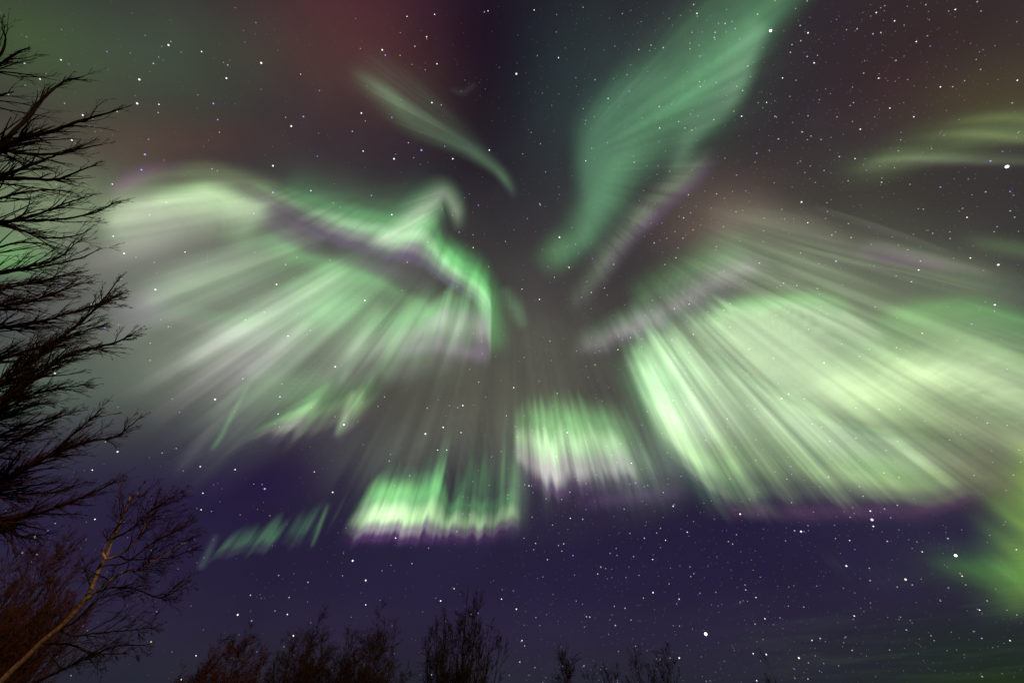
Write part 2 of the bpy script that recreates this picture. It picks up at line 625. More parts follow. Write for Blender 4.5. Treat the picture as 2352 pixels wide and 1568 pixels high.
GRP = 'curtains and bands of the aurora'


def blob(x, y, rx, ry, tilt, c, I, rays=0.0, freq=40, seed=1, c_up=None, c_dn=None):
    """a soft oval patch of glow"""
    ca, sa = math.cos(R(tilt)), math.sin(R(tilt))
    return ribbon([(x - rx * ca, y - rx * sa, ry, ry, 1), (x, y, ry, ry, 1), (x + rx * ca, y + rx * sa, ry, ry, 1)], c_up or c, c, c_dn or c, I, rays, freq, seed, (.5, .5), 6.0, max(30, int(ry / 2.6)))


aurora('aurora_curtain', 'bright green fold of the left wing with violet lower border and central spike', [
    curtain([(500, 415, 120, .2), (600, 484, 160, .5), (690, 538, 190, .75), (780, 576, 190, .85), (860, 600, 190, 1.0), (930, 612, 190, 1.1), (985, 634, 130, .95),
             (1050, 676, 110, .9), (1105, 716, 115, .85), (1135, 770, 120, .5)], 'edge', .80, .18, 40, 11, (.12, .05), .08, vp=(1130, 275)),
    ribbon([(830, 565, 36, 40, .5), (905, 540, 52, 54, 1), (955, 505, 62, 58, .95), (990, 470, 62, 52, .65), (1022, 446, 50, 44, .42), (1048, 488, 34, 28, .42), (1054, 545, 26, 22, .22)],
           (80, 160, 95), (180, 202, 170), (95, 170, 105), .85, 0, 40, 2, (.2, .2)),
    ribbon([(640, 420, 90, 50, .4), (720, 470, 90, 50, .6), (800, 520, 80, 50, .6), (880, 550, 70, 30, .7), (950, 560, 60, 30, .6)], (40, 95, 60), (80, 138, 90), (90, 120, 95), .5),
    ribbon([(960, 545, 40, 50, .5), (1020, 585, 55, 60, .9), (1075, 625, 60, 60, 1), (1112, 690, 56, 30, .9), (1124, 770, 66, 12, .5), (1128, 830, 60, 8, .25)], (55, 150, 72), (95, 180, 100), (80, 150, 90), .85),
    blob(940, 480, 120, 90, -35, (70, 120, 80), .28),
    blob(880, 612, 190, 46, 14, (80, 62, 96), .3),
    blob(820, 470, 260, 90, 16, (60, 98, 66), .4),
], GRP)

aurora('aurora_curtain', 'whitish green arch with thin pink rim at the outer tip of the left wing', [
    ribbon([(215, 490, 50, 80, .2), (310, 425, 40, 100, .7), (400, 402, 36, 110, .8), (490, 402, 38, 110, .85), (580, 425, 50, 110, .7), (690, 470, 70, 100, .25)],
           (66, 66, 56), (100, 114, 82), (116, 132, 98), .66, .2, 30, 5),
    ribbon([(390, 385, 30, 60, .2), (480, 384, 30, 60, .8), (570, 408, 36, 60, .6), (650, 445, 40, 50, .2)], (70, 80, 56), (92, 112, 72), (80, 104, 66), .4),
    ribbon([(250, 452, 40, 44, .6), (310, 408, 38, 44, 1), (370, 386, 28, 36, .5), (430, 380, 20, 24, .15)], (80, 44, 84), (104, 52, 106), (100, 70, 100), .46),
    ribbon([(210, 530, 70, 110, .55), (330, 480, 60, 140, .95), (420, 455, 44, 160, 1.0), (490, 445, 44, 170, .95), (560, 470, 50, 150, .7), (640, 520, 50, 120, .3)],
           (130, 160, 115), (172, 186, 158), (125, 138, 116), .92, .1, 26, 6),
    ribbon([(330, 460, 26, 60, .3), (430, 440, 30, 90, .8), (500, 450, 40, 100, .9), (620, 510, 50, 100, .5)], (90, 170, 80), (116, 176, 92), (104, 150, 84), .5, .3, 30, 7),
    ribbon([(490, 480, 60, 60, .3), (590, 500, 70, 60, .7), (680, 540, 60, 50, .8), (760, 575, 50, 40, .3)], (130, 130, 126), (138, 132, 140), (100, 74, 118), .38),
    blob(330, 560, 220, 60, -20, (130, 126, 124), .42, .1, 30, 8),
], GRP)

aurora('aurora_curtain', 'broad grey green streaks fanning down the left wing below its violet border', [
    curtain([(330, 790, 230, .25), (390, 830, 290, .5), (460, 870, 330, .7), (550, 895, 340, .8), (650, 905, 320, .8), (760, 910, 300, .8), (870, 900, 280, .75), (970, 880, 240, .6), (1080, 860, 190, .4)],
            [(0, (90, 80, 95), 0), (.25, (112, 110, 112), .42), (.5, (124, 140, 120), .8), (.75, (90, 140, 92), .8), (1, (40, 80, 50), 0)], .62, .55, 26, 21, (.15, .1), .14),
    curtain([(300, 730, 120, .3), (360, 770, 160, .7), (440, 800, 190, .6), (520, 830, 190, .3)], 'lilac', .42, .3, 30, 22, (.2, .3), .15),
    ribbon([(300, 715, 56, 52, .2), (430, 650, 66, 60, .8), (520, 618, 70, 64, 1), (610, 588, 64, 60, .9), (720, 555, 46, 46, .3)], (118, 130, 112), (140, 164, 134), (96, 140, 96), .62),
    ribbon([(400, 860, 46, 56, .2), (510, 785, 62, 70, .8), (590, 738, 68, 76, 1), (680, 688, 64, 70, .9), (820, 610, 50, 54, .3)], (96, 140, 96), (156, 168, 150), (120, 122, 118), .66),
    ribbon([(580, 525, 36, 40, .2), (680, 580, 30, 44, .8), (770, 612, 30, 46, 1), (860, 640, 26, 44, .8), (950, 690, 24, 44, .5), (1040, 740, 24, 40, .4)], (60, 110, 62), (84, 150, 86), (96, 140, 94), .6),
    blob(765, 640, 130, 60, -25, (110, 160, 108), .5),
    blob(660, 710, 430, 190, 0, (98, 122, 94), .64, .2, 24, 27),
    blob(900, 780, 260, 120, 10, (104, 120, 100), .45, .3, 40, 28),
    blob(330, 712, 110, 70, -25, (108, 86, 122), .42),
    blob(610, 560, 150, 60, 20, (92, 150, 88), .36),
    blob(560, 840, 150, 60, -35, (112, 92, 116), .3, .5),
    blob(600, 770, 480, 230, -8, (94, 106, 92), .5, .6),
    blob(480, 830, 240, 120, -35, (132, 116, 128), .36, .7),
    blob(560, 960, 260, 130, -38, (84, 94, 84), .42, .7),
    blob(800, 690, 240, 110, 15, (98, 165, 100), .5, .5),
    blob(640, 890, 260, 110, -22, (104, 120, 98), .42, .75),
    blob(470, 640, 240, 90, -18, (110, 128, 104), .36, .5),
    ribbon([(560, 880, 26, 26, .4), (630, 820, 30, 30, .9), (720, 730, 28, 28, .5)], (130, 132, 130), (146, 148, 142), (110, 120, 108), .36),
    ribbon([(770, 900, 26, 26, .4), (820, 800, 34, 34, .9), (880, 680, 28, 28, .4)], (90, 130, 90), (124, 150, 120), (90, 130, 90), .5),
    ribbon([(870, 880, 26, 26, .4), (905, 790, 34, 34, .9), (950, 690, 28, 28, .4)], (70, 120, 72), (92, 144, 90), (70, 120, 72), .42),
], GRP)

aurora('aurora_curtain', 'short dim curtain with a flat pinkish hem under the green fold by the dark gap', [
    curtain([(860, 830, 120, .4), (930, 830, 160, .6), (990, 820, 180, .8), (1050, 825, 185, .9), (1095, 838, 190, 1), (1130, 848, 195, .9)], 'lilac', .8, .35, 60, 31, (.3, .02), .14, vp=(1130, 275)),
    curtain([(870, 880, 150, .4), (930, 880, 150, .4), (1010, 880, 140, .3)], 'green', .28, .5, 50, 32, (.2, .3), .2, vp=(1130, 275)),
    blob(1020, 740, 130, 80, 20, (104, 150, 100), .62, .3, 60, 33),
    ribbon([(900, 800, 26, 30, .3), (1000, 800, 28, 34, .8), (1080, 815, 28, 34, 1), (1130, 832, 26, 30, .5)], (110, 100, 116), (104, 84, 116), (84, 62, 94), .4, .3),
], GRP)

aurora('aurora_curtain', 'ragged green patch low in the left wing with thin slanting rays at its foot', [
    curtain([(470, 1080, 170, .15), (530, 1055, 190, .4), (590, 1035, 210, .8), (650, 1020, 230, 1.1), (710, 1020, 220, .9), (770, 1025, 230, .8), (820, 1010, 230, .3)],
            [(0, (70, 55, 80), 0), (.12, (85, 70, 90), .3), (.32, (150, 160, 140), .8), (.52, (146, 194, 130), 1), (.72, (88, 150, 86), .65), (1, (50, 80, 50), 0)], .70, .6, 44, 41, (.4, .2), .4),
    blob(690, 890, 170, 80, -5, (88, 138, 84), .4, .2, 40, 42),
    ribbon([(475, 1045, 9, 11, .3), (505, 1005, 11, 13, .9), (540, 940, 12, 12, .7), (580, 870, 10, 10, .4)], (60, 110, 65), (100, 150, 96), (60, 110, 65), .42),
    ribbon([(390, 1100, 22, 22, .3), (450, 1030, 28, 28, .6), (520, 930, 28, 28, .6), (600, 820, 24, 24, .4)], (80, 85, 85), (98, 100, 96), (80, 80, 85), .35),
    ribbon([(770, 1010, 14, 16, .3), (790, 960, 18, 18, 1), (815, 890, 16, 16, .4)], (110, 150, 100), (140, 175, 125), (110, 150, 100), .4),
], GRP)

aurora('aurora_curtain', 'row of faint thin green rays low on the left just above the dark blue sky', [
    curtain([(455, 1318, 130, .5), (480, 1300, 130, .7), (540, 1285, 120, .55), (590, 1280, 120, 1), (650, 1262, 120, .9), (720, 1250, 140, .9), (770, 1228, 150, .6)],
            [(0, (50, 50, 70), 0), (.2, (70, 85, 75), .55), (.45, (75, 120, 80), 1), (1, (40, 60, 45), 0)], .42, 1.0, 150, 51, (.03, .1), .3, 3.0),
    ribbon([(455, 1312, 14, 14, .7), (478, 1270, 16, 16, .9), (500, 1220, 14, 14, .4)], (60, 90, 80), (80, 100, 90), (60, 90, 80), .3),
    ribbon([(712, 1262, 7, 9, .4), (732, 1215, 9, 9, 1), (755, 1150, 9, 9, .4)], (60, 120, 65), (108, 150, 100), (60, 120, 65), .45),
], GRP)

aurora('aurora_curtain', 'brilliant green low central curtain with a purple hem above the tall wispy tree', [
    curtain([(764, 1250, 150, .35), (800, 1254, 190, .95), (850, 1252, 205, 1.2), (905, 1250, 205, 1.1), (950, 1250, 205, .85), (985, 1250, 200, .95), (1012, 1250, 150, .5), (1040, 1250, 150, .75),
             (1085, 1250, 140, .7), (1130, 1242, 140, .55), (1170, 1234, 150, .55), (1216, 1226, 150, .3)], 'bright', .98, .42, 110, 61, (.1, .15), .2, 2.5),
    curtain([(790, 1225, 150, .9), (850, 1225, 160, 1.1), (900, 1220, 150, 1), (950, 1215, 140, .6)],
            [(0, (90, 80, 90), 0), (.4, (170, 190, 160), .8), (.65, (130, 200, 120), .9), (1, (50, 110, 60), 0)], .52, .3, 90, 62, (.15, .3), .12, 3.0),
    curtain([(920, 1210, 180, .8), (960, 1205, 200, 1), (992, 1205, 210, 1), (1000, 1205, 200, .3)], 'green', .5, .7, 140, 63, (.15, .1), .2, 2.0),
    curtain([(1020, 1225, 230, .6), (1060, 1225, 250, .7), (1120, 1215, 240, .6), (1170, 1205, 280, .8), (1230, 1200, 300, .5)], 'green', .36, .7, 140, 64, (.05, .3), .25, 2.5),
    blob(1190, 1130, 40, 130, 0, (105, 130, 105), .35, .5, 160, 65),
    ribbon([(755, 1248, 30, 26, .4), (880, 1240, 34, 28, .9), (1000, 1240, 34, 30, .9), (1120, 1232, 34, 30, .8), (1225, 1208, 30, 26, .4)], (92, 60, 95), (80, 46, 88), (52, 32, 76), .26),
], GRP)

aurora('aurora_curtain', 'upright white green rays between the low central curtain and the right wing', [
    curtain([(1178, 1080, 150, .5), (1212, 1118, 200, .95), (1250, 1148, 240, 1.1), (1290, 1155, 260, 1.05), (1330, 1150, 260, 1.0), (1370, 1146, 250, .95), (1405, 1138, 240, .9), (1450, 1128, 225, .65), (1500, 1115, 200, .3)],
            'white', .84, .4, 110, 71, (.07, .14), .2, 2.5),
    curtain([(1240, 1215, 260, .5), (1300, 1190, 230, .55), (1370, 1178, 260, .7), (1420, 1165, 260, .6), (1480, 1155, 270, .7), (1550, 1145, 260, .5)],
            [(0, (60, 50, 80), 0), (.15, (85, 80, 95), .4), (.4, (110, 140, 110), .8), (.7, (80, 125, 80), .6), (1, (50, 70, 50), 0)], .5, .75, 130, 72, (.1, .08), .3, 2.5),
    blob(1320, 985, 170, 90, 8, (112, 168, 102), .62, .3, 100, 73),
    blob(1460, 1040, 130, 140, 30, (86, 116, 84), .42, .6, 130, 74),
    ribbon([(1290, 1160, 28, 28, .3), (1420, 1148, 30, 34, .9), (1500, 1138, 30, 34, .9), (1590, 1125, 26, 28, .3)], (80, 50, 85), (72, 46, 84), (52, 34, 76), .4),
], GRP)

aurora('aurora_curtain', 'great right wing of long pale green rays with a dark purple hem', [
    curtain([(1490, 1010, 250, .03), (1545, 1068, 320, .38), (1595, 1112, 370, .74), (1630, 1145, 420, .9), (1700, 1190, 500, .8), (1770, 1190, 540, .95), (1860, 1190, 560, 1.0), (1950, 1190, 560, 1.0),
             (2050, 1190, 500, .95), (2150, 1180, 400, .85), (2230, 1165, 310, .65), (2310, 1140, 260, .35), (2390, 1110, 220, .1)],
            [(0, (70, 50, 70), 0), (.06, (82, 60, 78), .33), (.15, (126, 140, 110), .6), (.30, (156, 188, 130), .95), (.55, (172, 196, 156), 1.05), (.76, (160, 188, 148), .9), (.9, (116, 160, 110), .5), (1, (60, 100, 60), 0)], .90, .5, 80, 81, (.10, .1), .10, 3.5, 64, vp=(1262, 400)),
    curtain([(1490, 985, 180, .1), (1530, 1025, 230, .8), (1575, 1070, 280, 1), (1635, 1115, 330, .6), (1710, 1140, 360, .3)], 'white', .24, .35, 80, 82, (.4, .3), .12, 3.5, vp=(1262, 400)),
    ribbon([(1430, 790, 70, 60, .3), (1470, 880, 90, 70, 1), (1520, 980, 70, 60, 1), (1590, 1090, 60, 50, .5), (1660, 1190, 40, 40, .2)], (100, 165, 105), (92, 142, 98), (60, 84, 66), .42, .3, 80, 96),
    curtain([(1630, 1160, 220, .4), (1685, 1215, 320, .8), (1725, 1195, 280, .4), (1790, 1200, 260, .5), (1850, 1195, 240, .2)], 'green', .42, .7, 110, 83, (.15, .2), .25, 2.5, vp=(1262, 400)),
    ribbon([(1420, 850, 70, 80, .25), (1530, 800, 100, 140, .8), (1650, 735, 70, 200, 1), (1770, 712, 50, 230, 1.05), (1880, 715, 44, 230, 1), (1990, 765, 60, 200, .75), (2080, 840, 70, 150, .4)],
           (72, 148, 74), (150, 180, 138), (140, 158, 130), .74, .5, 70, 84),
    ribbon([(1600, 745, 30, 40, .3), (1700, 705, 36, 44, .9), (1800, 690, 36, 44, 1), (1900, 685, 36, 40, .8), (1980, 720, 30, 30, .3)], (60, 120, 60), (96, 158, 88), (110, 150, 100), .5, .2, 70, 88),
    blob(1520, 880, 140, 110, 55, (110, 175, 116), .42, .3, 60, 85),
    blob(1840, 870, 400, 170, 24, (160, 182, 142), .62, .55, 90, 90),
    blob(1620, 870, 190, 140, 30, (150, 182, 144), .5, .45, 90, 94),
    blob(1600, 960, 130, 80, 45, (160, 182, 156), .4, .3, 80, 89),
    blob(1780, 970, 280, 150, 25, (130, 158, 116), .5, .3, 80, 86),
    blob(2040, 1070, 170, 60, 12, (110, 168, 78), .5, .2, 60, 87),
    blob(2010, 1110, 220, 46, 8, (150, 170, 110), .4, .2, 60, 87),
    ribbon([(1925, 710, 10, 26, .3), (1975, 740, 10, 30, 1), (2040, 780, 9, 24, .3)], (150, 150, 145), (150, 148, 142), (120, 116, 118), .32),
    ribbon([(1600, 1180, 26, 28, .3), (1780, 1180, 34, 32, .9), (1960, 1180, 36, 36, 1), (2120, 1168, 40, 40, 1), (2290, 1130, 36, 44, .5)], (96, 66, 76), (84, 54, 70), (56, 40, 66), .38),
], GRP)

aurora('aurora_curtain', 'brightest yellowish white patch at the right edge above a brown wedge', [
    ribbon([(1740, 900, 60, 80, .05), (1890, 890, 110, 100, .3), (2010, 885, 140, 110, .6), (2100, 865, 160, 130, 1), (2220, 850, 160, 150, 1.05), (2330, 880, 170, 150, 1), (2450, 930, 180, 150, .9), (2600, 980, 180, 150, .8)],
           (84, 160, 66), (186, 212, 158), (150, 172, 112), 1.0, .4, 60, 91, (.3, 0)),
    ribbon([(1960, 760, 40, 60, .3), (2080, 720, 50, 80, .8), (2200, 705, 50, 80, 1), (2330, 735, 50, 80, .8), (2480, 790, 50, 80, .6)], (58, 110, 52), (96, 168, 84), (130, 184, 110), .66, .3, 60, 92, (.25, 0)),
    blob(2040, 890, 240, 100, 8, (172, 190, 140), .1, .6, 60, 95),
    blob(2100, 960, 340, 130, 20, (136, 168, 106), .45, .55),
    blob(2170, 1070, 240, 80, 20, (106, 124, 78), .34, .7),
    ribbon([(2060, 930, 50, 50, .3), (2180, 960, 60, 60, .8), (2300, 1000, 60, 70, .9), (2450, 1060, 60, 70, .9)], (150, 165, 120), (146, 152, 116), (110, 96, 84), .5, .5, 110, 93, (.25, 0)),
], GRP)

aurora('aurora_curtain', 'lilac grey band with a soft green upper edge crossing the inner right wing', [
    ribbon([(1300, 815, 44, 34, .3), (1400, 775, 56, 46, .8), (1500, 730, 66, 54, 1), (1590, 675, 66, 54, 1), (1680, 625, 64, 54, .8), (1790, 585, 60, 54, .4)],
           (85, 150, 90), (136, 138, 134), (102, 80, 116), .72, .4, 60, 101),
    ribbon([(1440, 700, 60, 40, .4), (1550, 640, 70, 40, .9), (1640, 595, 70, 40, .7), (1740, 555, 60, 40, .3)], (64, 125, 68), (96, 142, 92), (110, 130, 105), .48, .25, 60, 102),
    ribbon([(1440, 800, 40, 40, .3), (1560, 755, 34, 40, .5), (1660, 690, 34, 40, .5), (1750, 650, 30, 40, .3)], (90, 76, 110), (92, 78, 108), (80, 70, 90), .3),
], GRP)

aurora('aurora_curtain', 'long thin grey green rays streaming out to the right over a magenta streak', [
    curtain([(1700, 680, 160, .2), (1800, 710, 280, .6), (1900, 750, 370, .8), (2000, 790, 430, .85), (2080, 820, 450, .5), (2130, 840, 450, .15)],
            [(0, (90, 70, 90), 0), (.15, (110, 100, 110), .4), (.4, (146, 150, 136), .9), (.7, (112, 132, 98), .8), (1, (70, 70, 60), 0)], .66, .5, 80, 111, (.15, .1), .18, 3.0),
    curtain([(1960, 610, 240, .5), (2060, 630, 280, .9), (2170, 650, 320, .9), (2290, 680, 370, .6), (2380, 700, 370, .4)],
            [(0, (80, 50, 80), 0), (.12, (100, 60, 100), .35), (.3, (120, 126, 108), .8), (.55, (96, 128, 84), .8), (1, (70, 70, 60), 0)], .5, .65, 120, 112, (.15, .1), .2, 3.0),
    ribbon([(1960, 560, 20, 18, .3), (2030, 570, 24, 24, .8), (2120, 590, 20, 24, .9), (2220, 615, 16, 18, .5), (2300, 635, 12, 14, .2)], (130, 140, 120), (122, 108, 118), (110, 54, 110), .42),
    ribbon([(1940, 576, 18, 20, .3), (2040, 594, 18, 26, 1), (2130, 610, 16, 22, .8), (2210, 628, 14, 16, .3)], (105, 55, 105), (98, 44, 104), (70, 40, 74), .42),
    ribbon([(1600, 530, 80, 80, .3), (1720, 510, 90, 90, .9), (1820, 520, 80, 90, .8), (1930, 560, 60, 80, .5), (2040, 600, 50, 60, .2)], (105, 100, 85), (118, 118, 98), (105, 120, 90), .45, .25, 90, 113),
    blob(1800, 620, 240, 90, 18, (105, 124, 95), .42, .5, 90, 114),
    blob(1960, 690, 430, 130, 18, (118, 138, 104), .5, .7),
    blob(1860, 580, 350, 100, 16, (112, 120, 98), .34, .7),
    blob(2200, 640, 280, 80, 14, (90, 106, 76), .4, .75),
    ribbon([(1850, 468, 6, 18, .3), (1960, 500, 7, 24, .8), (2080, 540, 7, 26, .6), (2200, 585, 6, 20, .4)], (88, 86, 80), (100, 100, 90), (88, 88, 78), .28),
], GRP)

aurora('aurora_band', 'flat olive green bands reaching in from the right edge by a very bright star', [
    ribbon([(1930, 400, 24, 24, .2), (2050, 365, 34, 28, .8), (2150, 365, 32, 24, .9), (2260, 370, 30, 20, .6), (2400, 372, 30, 20, .4)], (80, 110, 65), (108, 124, 90), (90, 62, 86), .5, 0, 40, 1, (.25, 0)),
    ribbon([(2080, 315, 20, 20, .2), (2230, 308, 24, 22, .7), (2340, 318, 24, 22, .9), (2450, 325, 24, 22, .9)], (85, 100, 60), (106, 118, 76), (85, 95, 65), .45, 0, 40, 2, (.4, 0)),
    ribbon([(2140, 288, 18, 18, .2), (2280, 272, 24, 20, .8), (2400, 272, 24, 20, 1)], (75, 95, 50), (92, 110, 62), (75, 90, 50), .42, 0, 40, 2, (.4, 0)),
    ribbon([(1860, 400, 70, 50, .3), (2000, 390, 80, 50, .8), (2150, 345, 90, 50, .8), (2350, 300, 100, 60, .9), (2450, 300, 100, 60, .9)], (60, 76, 44), (74, 98, 54), (66, 82, 50), .66, .4, 40, 3, (.3, 0)),
    ribbon([(2180, 545, 34, 34, .3), (2320, 570, 40, 38, .9), (2420, 585, 40, 38, .9)], (60, 86, 45), (76, 106, 58), (70, 80, 50), .45, .3, 90, 4, (.4, 0)),
], GRP)

aurora('aurora_band', 'vivid yellow green glow at the far right edge low over the dark sky', [
    ribbon([(2430, 1000, 80, 150, .3), (2395, 1120, 80, 170, .9), (2390, 1210, 80, 180, 1), (2400, 1300, 80, 200, .8), (2440, 1400, 80, 210, .2)], (96, 140, 50), (122, 166, 50), (66, 112, 52), .9, .3),
    curtain([(2120, 1310, 80, .3), (2220, 1350, 160, .8), (2310, 1372, 210, 1), (2420, 1385, 250, 1), (2900, 1420, 300, 1)], 'green', .22, .3, 70, 121, (.3, 0), .15),
    curtain([(1930, 1340, 140, .5), (2000, 1360, 170, .7), (2070, 1380, 190, .6), (2130, 1360, 170, .3)], 'green', .05, .8, 110, 122, (.1, .2), .3, 3.0),
], GRP)

aurora('aurora_band', 'wide smooth green swath falling from the top edge beside the dark gap', [
    ribbon([(1830, -60, 200, 90, .7), (1740, 40, 190, 90, .85), (1660, 130, 180, 110, 1), (1590, 215, 180, 130, 1), (1500, 290, 170, 130, .8), (1420, 370, 120, 110, .8), (1390, 450, 90, 90, .7), (1345, 530, 80, 70, .7),
            (1290, 590, 64, 60, .5), (1230, 640, 54, 50, .1)][::-1], (62, 108, 74), (92, 156, 106), (60, 120, 84), .68, .25, 30, 1, (.15, 0)),
    ribbon([(1770, 40, 80, 28, .5), (1720, 130, 80, 36, .8), (1690, 210, 80, 40, 1), (1650, 262, 70, 34, .7), (1590, 310, 54, 40, .6), (1560, 370, 44, 40, .5), (1520, 420, 36, 36, .2)][::-1],
           (110, 120, 110), (114, 156, 120), (90, 150, 100), .5, 0, 30, 2, (.15, .1)),
    ribbon([(1580, 150, 80, 80, .2), (1450, 215, 90, 100, .7), (1375, 290, 80, 90, .9), (1350, 370, 56, 80, .8), (1355, 460, 46, 66, .5), (1340, 540, 40, 50, .2)][::-1], (64, 116, 84), (80, 132, 98), (50, 96, 74), .5, .2),
    blob(1580, 190, 330, 230, -52, (70, 104, 78), .5, .2),
    blob(1400, 420, 220, 110, -60, (60, 86, 68), .4, .2),
    blob(1275, 580, 70, 60, -50, (76, 132, 80), .42),
], GRP)

aurora('aurora_band', 'straight grey green ray slanting along a purple edge below the smooth swath', [
    ribbon([(1650, 330, 34, 30, .3), (1570, 410, 48, 40, .8), (1490, 480, 50, 44, .9), (1420, 560, 50, 48, .8), (1370, 630, 48, 46, .6), (1300, 730, 44, 44, .3)][::-1],
           (84, 110, 86), (118, 134, 110), (96, 78, 104), .55, .35, 30, 1),
    ribbon([(1670, 340, 20, 20, .2), (1600, 415, 24, 28, .8), (1520, 485, 26, 30, 1), (1440, 555, 24, 30, .7), (1370, 650, 24, 28, .3)][::-1], (90, 62, 102), (84, 56, 96), (76, 60, 86), .32),
], GRP)

aurora('aurora_band', 'small dull green comma of light curling down from the red glow near the top', [
    ribbon([(800, 150, 44, 44, .15), (880, 215, 54, 48, .75), (930, 265, 56, 46, 1), (1000, 310, 48, 36, .75), (1075, 345, 36, 28, .7), (1135, 385, 28, 22, .85), (1168, 425, 24, 18, .9), (1190, 470, 20, 16, .3)],
           (60, 84, 62), (88, 120, 88), (72, 96, 74), .6, .4, 40, 1, (.2, .15), 6.0, 40, .5),
    ribbon([(790, 130, 70, 70, .2), (880, 200, 90, 80, .9), (970, 265, 90, 70, 1), (1060, 320, 50, 44, .6), (1140, 390, 36, 30, .4)], (60, 74, 60), (74, 94, 74), (62, 76, 62), .5, .5),
    ribbon([(1030, 205, 14, 12, .5), (1065, 212, 16, 14, 1), (1095, 190, 14, 14, .5)], (50, 60, 54), (66, 74, 68), (50, 60, 54), .25),
], GRP)

aurora('aurora_band', 'faint grey green rays linking the two wings under the middle of the sky', [
    blob(1200, 1010, 560, 150, 0, (84, 92, 78), .27, .8),
    blob(1180, 860, 420, 220, 0, (66, 72, 60), .24, .8),
    blob(1500, 1080, 130, 150, 60, (88, 98, 84), .4, .8),
    blob(900, 1060, 240, 110, -10, (70, 84, 66), .3, .9),
])

aurora('aurora_band', 'tiny isolated green flare beside the dark gap in the middle of the sky', [
    ribbon([(1155, 650, 22, 22, .2), (1180, 705, 34, 30, 1), (1205, 760, 26, 24, .3)], (60, 100, 65), (92, 136, 92), (70, 110, 72), .5, .3, 90, 3),
], GRP)

# ------------------------------------------------------------------ stars
STAR_R = 24000.0


def star_material(name, c, strength):
    m = bpy.data.materials.new(name)
    m.use_nodes = True
    t = m.node_tree
    t.nodes.clear()
    o = t.nodes.new('ShaderNodeOutputMaterial')
    e = t.nodes.new('ShaderNodeEmission')
    e.inputs['Color'].default_value = (*c, 1)
    e.inputs['Strength'].default_value = strength
    t.links.new(e.outputs[0], o.inputs[0])
    m.cycles.emission_sampling = 'NONE'
    return m


def ico(sub=1):
    import bmesh
    bm = bmesh.new()
    bmesh.ops.create_icosphere(bm, subdivisions=sub, radius=1.0)
    v = np.array([x.co[:] for x in bm.verts]); f = np.array([[q.index for q in x.verts] for x in bm.faces])
    bm.free()
    return v, f


SV, SF = ico(1)
STAR_MATS = {'white': star_material('star_white', (1, 0.98, 0.95), 1.3), 'blue': star_material('star_blue', (0.42, 0.42, 1.0), 1.0),
             'orange': star_material('star_orange', (1.0, 0.62, 0.30), 1.1), 'violet': star_material('star_violet', (0.85, 0.6, 1.0), 1.6),
             'blaze': star_material('star_blaze', (1, 0.98, 1.0), 3.0)}
STAR_MESH = {}
for k, m in STAR_MATS.items():
    me = bpy.data.meshes.new('star')
    me.from_pydata(SV.tolist(), [], SF.tolist())
    me.materials.append(m)
    STAR_MESH[k] = me


def star(x, y, size, kind='white', label=None, group=None):
    d = direction(x, y)
    o = bpy.data.objects.new('star', STAR_MESH[kind])
    zc = d[1] * CP + d[2] * SP
    s = size / 2 / FPX * STAR_R * zc
    o.location = tuple(d * STAR_R + np.array([0, 0, EYE]))
    o.scale = (s, s, s)
    COL.objects.link(o)
    return tag(o, label, 'star', group)


NAMED = [
    (1621, 1455, 11, 'blaze', 'brightest star of all, alone low in the dark blue sky'),
    (2313, 383, 11, 'blaze', 'very bright white star by the right edge just under the olive green band'),
    (1770, 71, 9, 'blaze', 'bright star high up on the right rim of the smooth green swath'),
    (2003, 1193, 9, 'violet', 'fuzzy violet star of a short upright row under the right wing'),
    (2006, 1208, 5, 'white', 'lower white star of the short upright row under the right wing'),
    (1999, 1173, 5, 'white', 'upper white star of the short upright row under the right wing'),
    (2195, 1275, 9, 'blaze', 'bright star in the dark sky left of the vivid yellow green glow at the right'),
    (1795, 915, 6, 'orange', 'warm yellow star shining through the pale rays of the great right wing'),
    (1307, 614, 6, 'orange', 'warm yellow star beside the foot of the smooth green swath'),
    (1285, 545, 6, 'white', 'white star inside the lower tip of the smooth green swath'),
    (810, 1287, 6.5, 'white', 'bright white star right under the left end of the low central curtain'),
    (347, 1473, 4.5, 'orange', 'small orange star at the twig tips of the warm lit tree'),
    (1043, 1351, 4.5, 'orange', 'small reddish star just above the left shoulder of the tall wispy tree'),
    (2293, 608, 7, 'white', 'bright star at the right edge at the end of the magenta streak'),
    (1841, 464, 5.5, 'white', 'white star on the upper rim of the long thin grey green rays'),
    (1944, 1299, 6, 'white', 'white star in the dark sky straight below the violet one'),
    (1303, 993, 5, 'white', 'white star inside the bright block of upright rays'),
    (546, 1411, 6, 'white', 'brighter left one of two stars low above the reddish bushes'),
    (578, 1425, 5.5, 'blue', 'bluish right one of two stars low above the reddish bushes'),
    (674, 1459, 5.5, 'white', 'white star low between the two brown bushes'),
    (1012, 1379, 5, 'white', 'white star touching the upper left twigs of the tall wispy tree'),
    (416, 1560, 5, 'white', 'white star at the very bottom by the low reddish bush'),
]
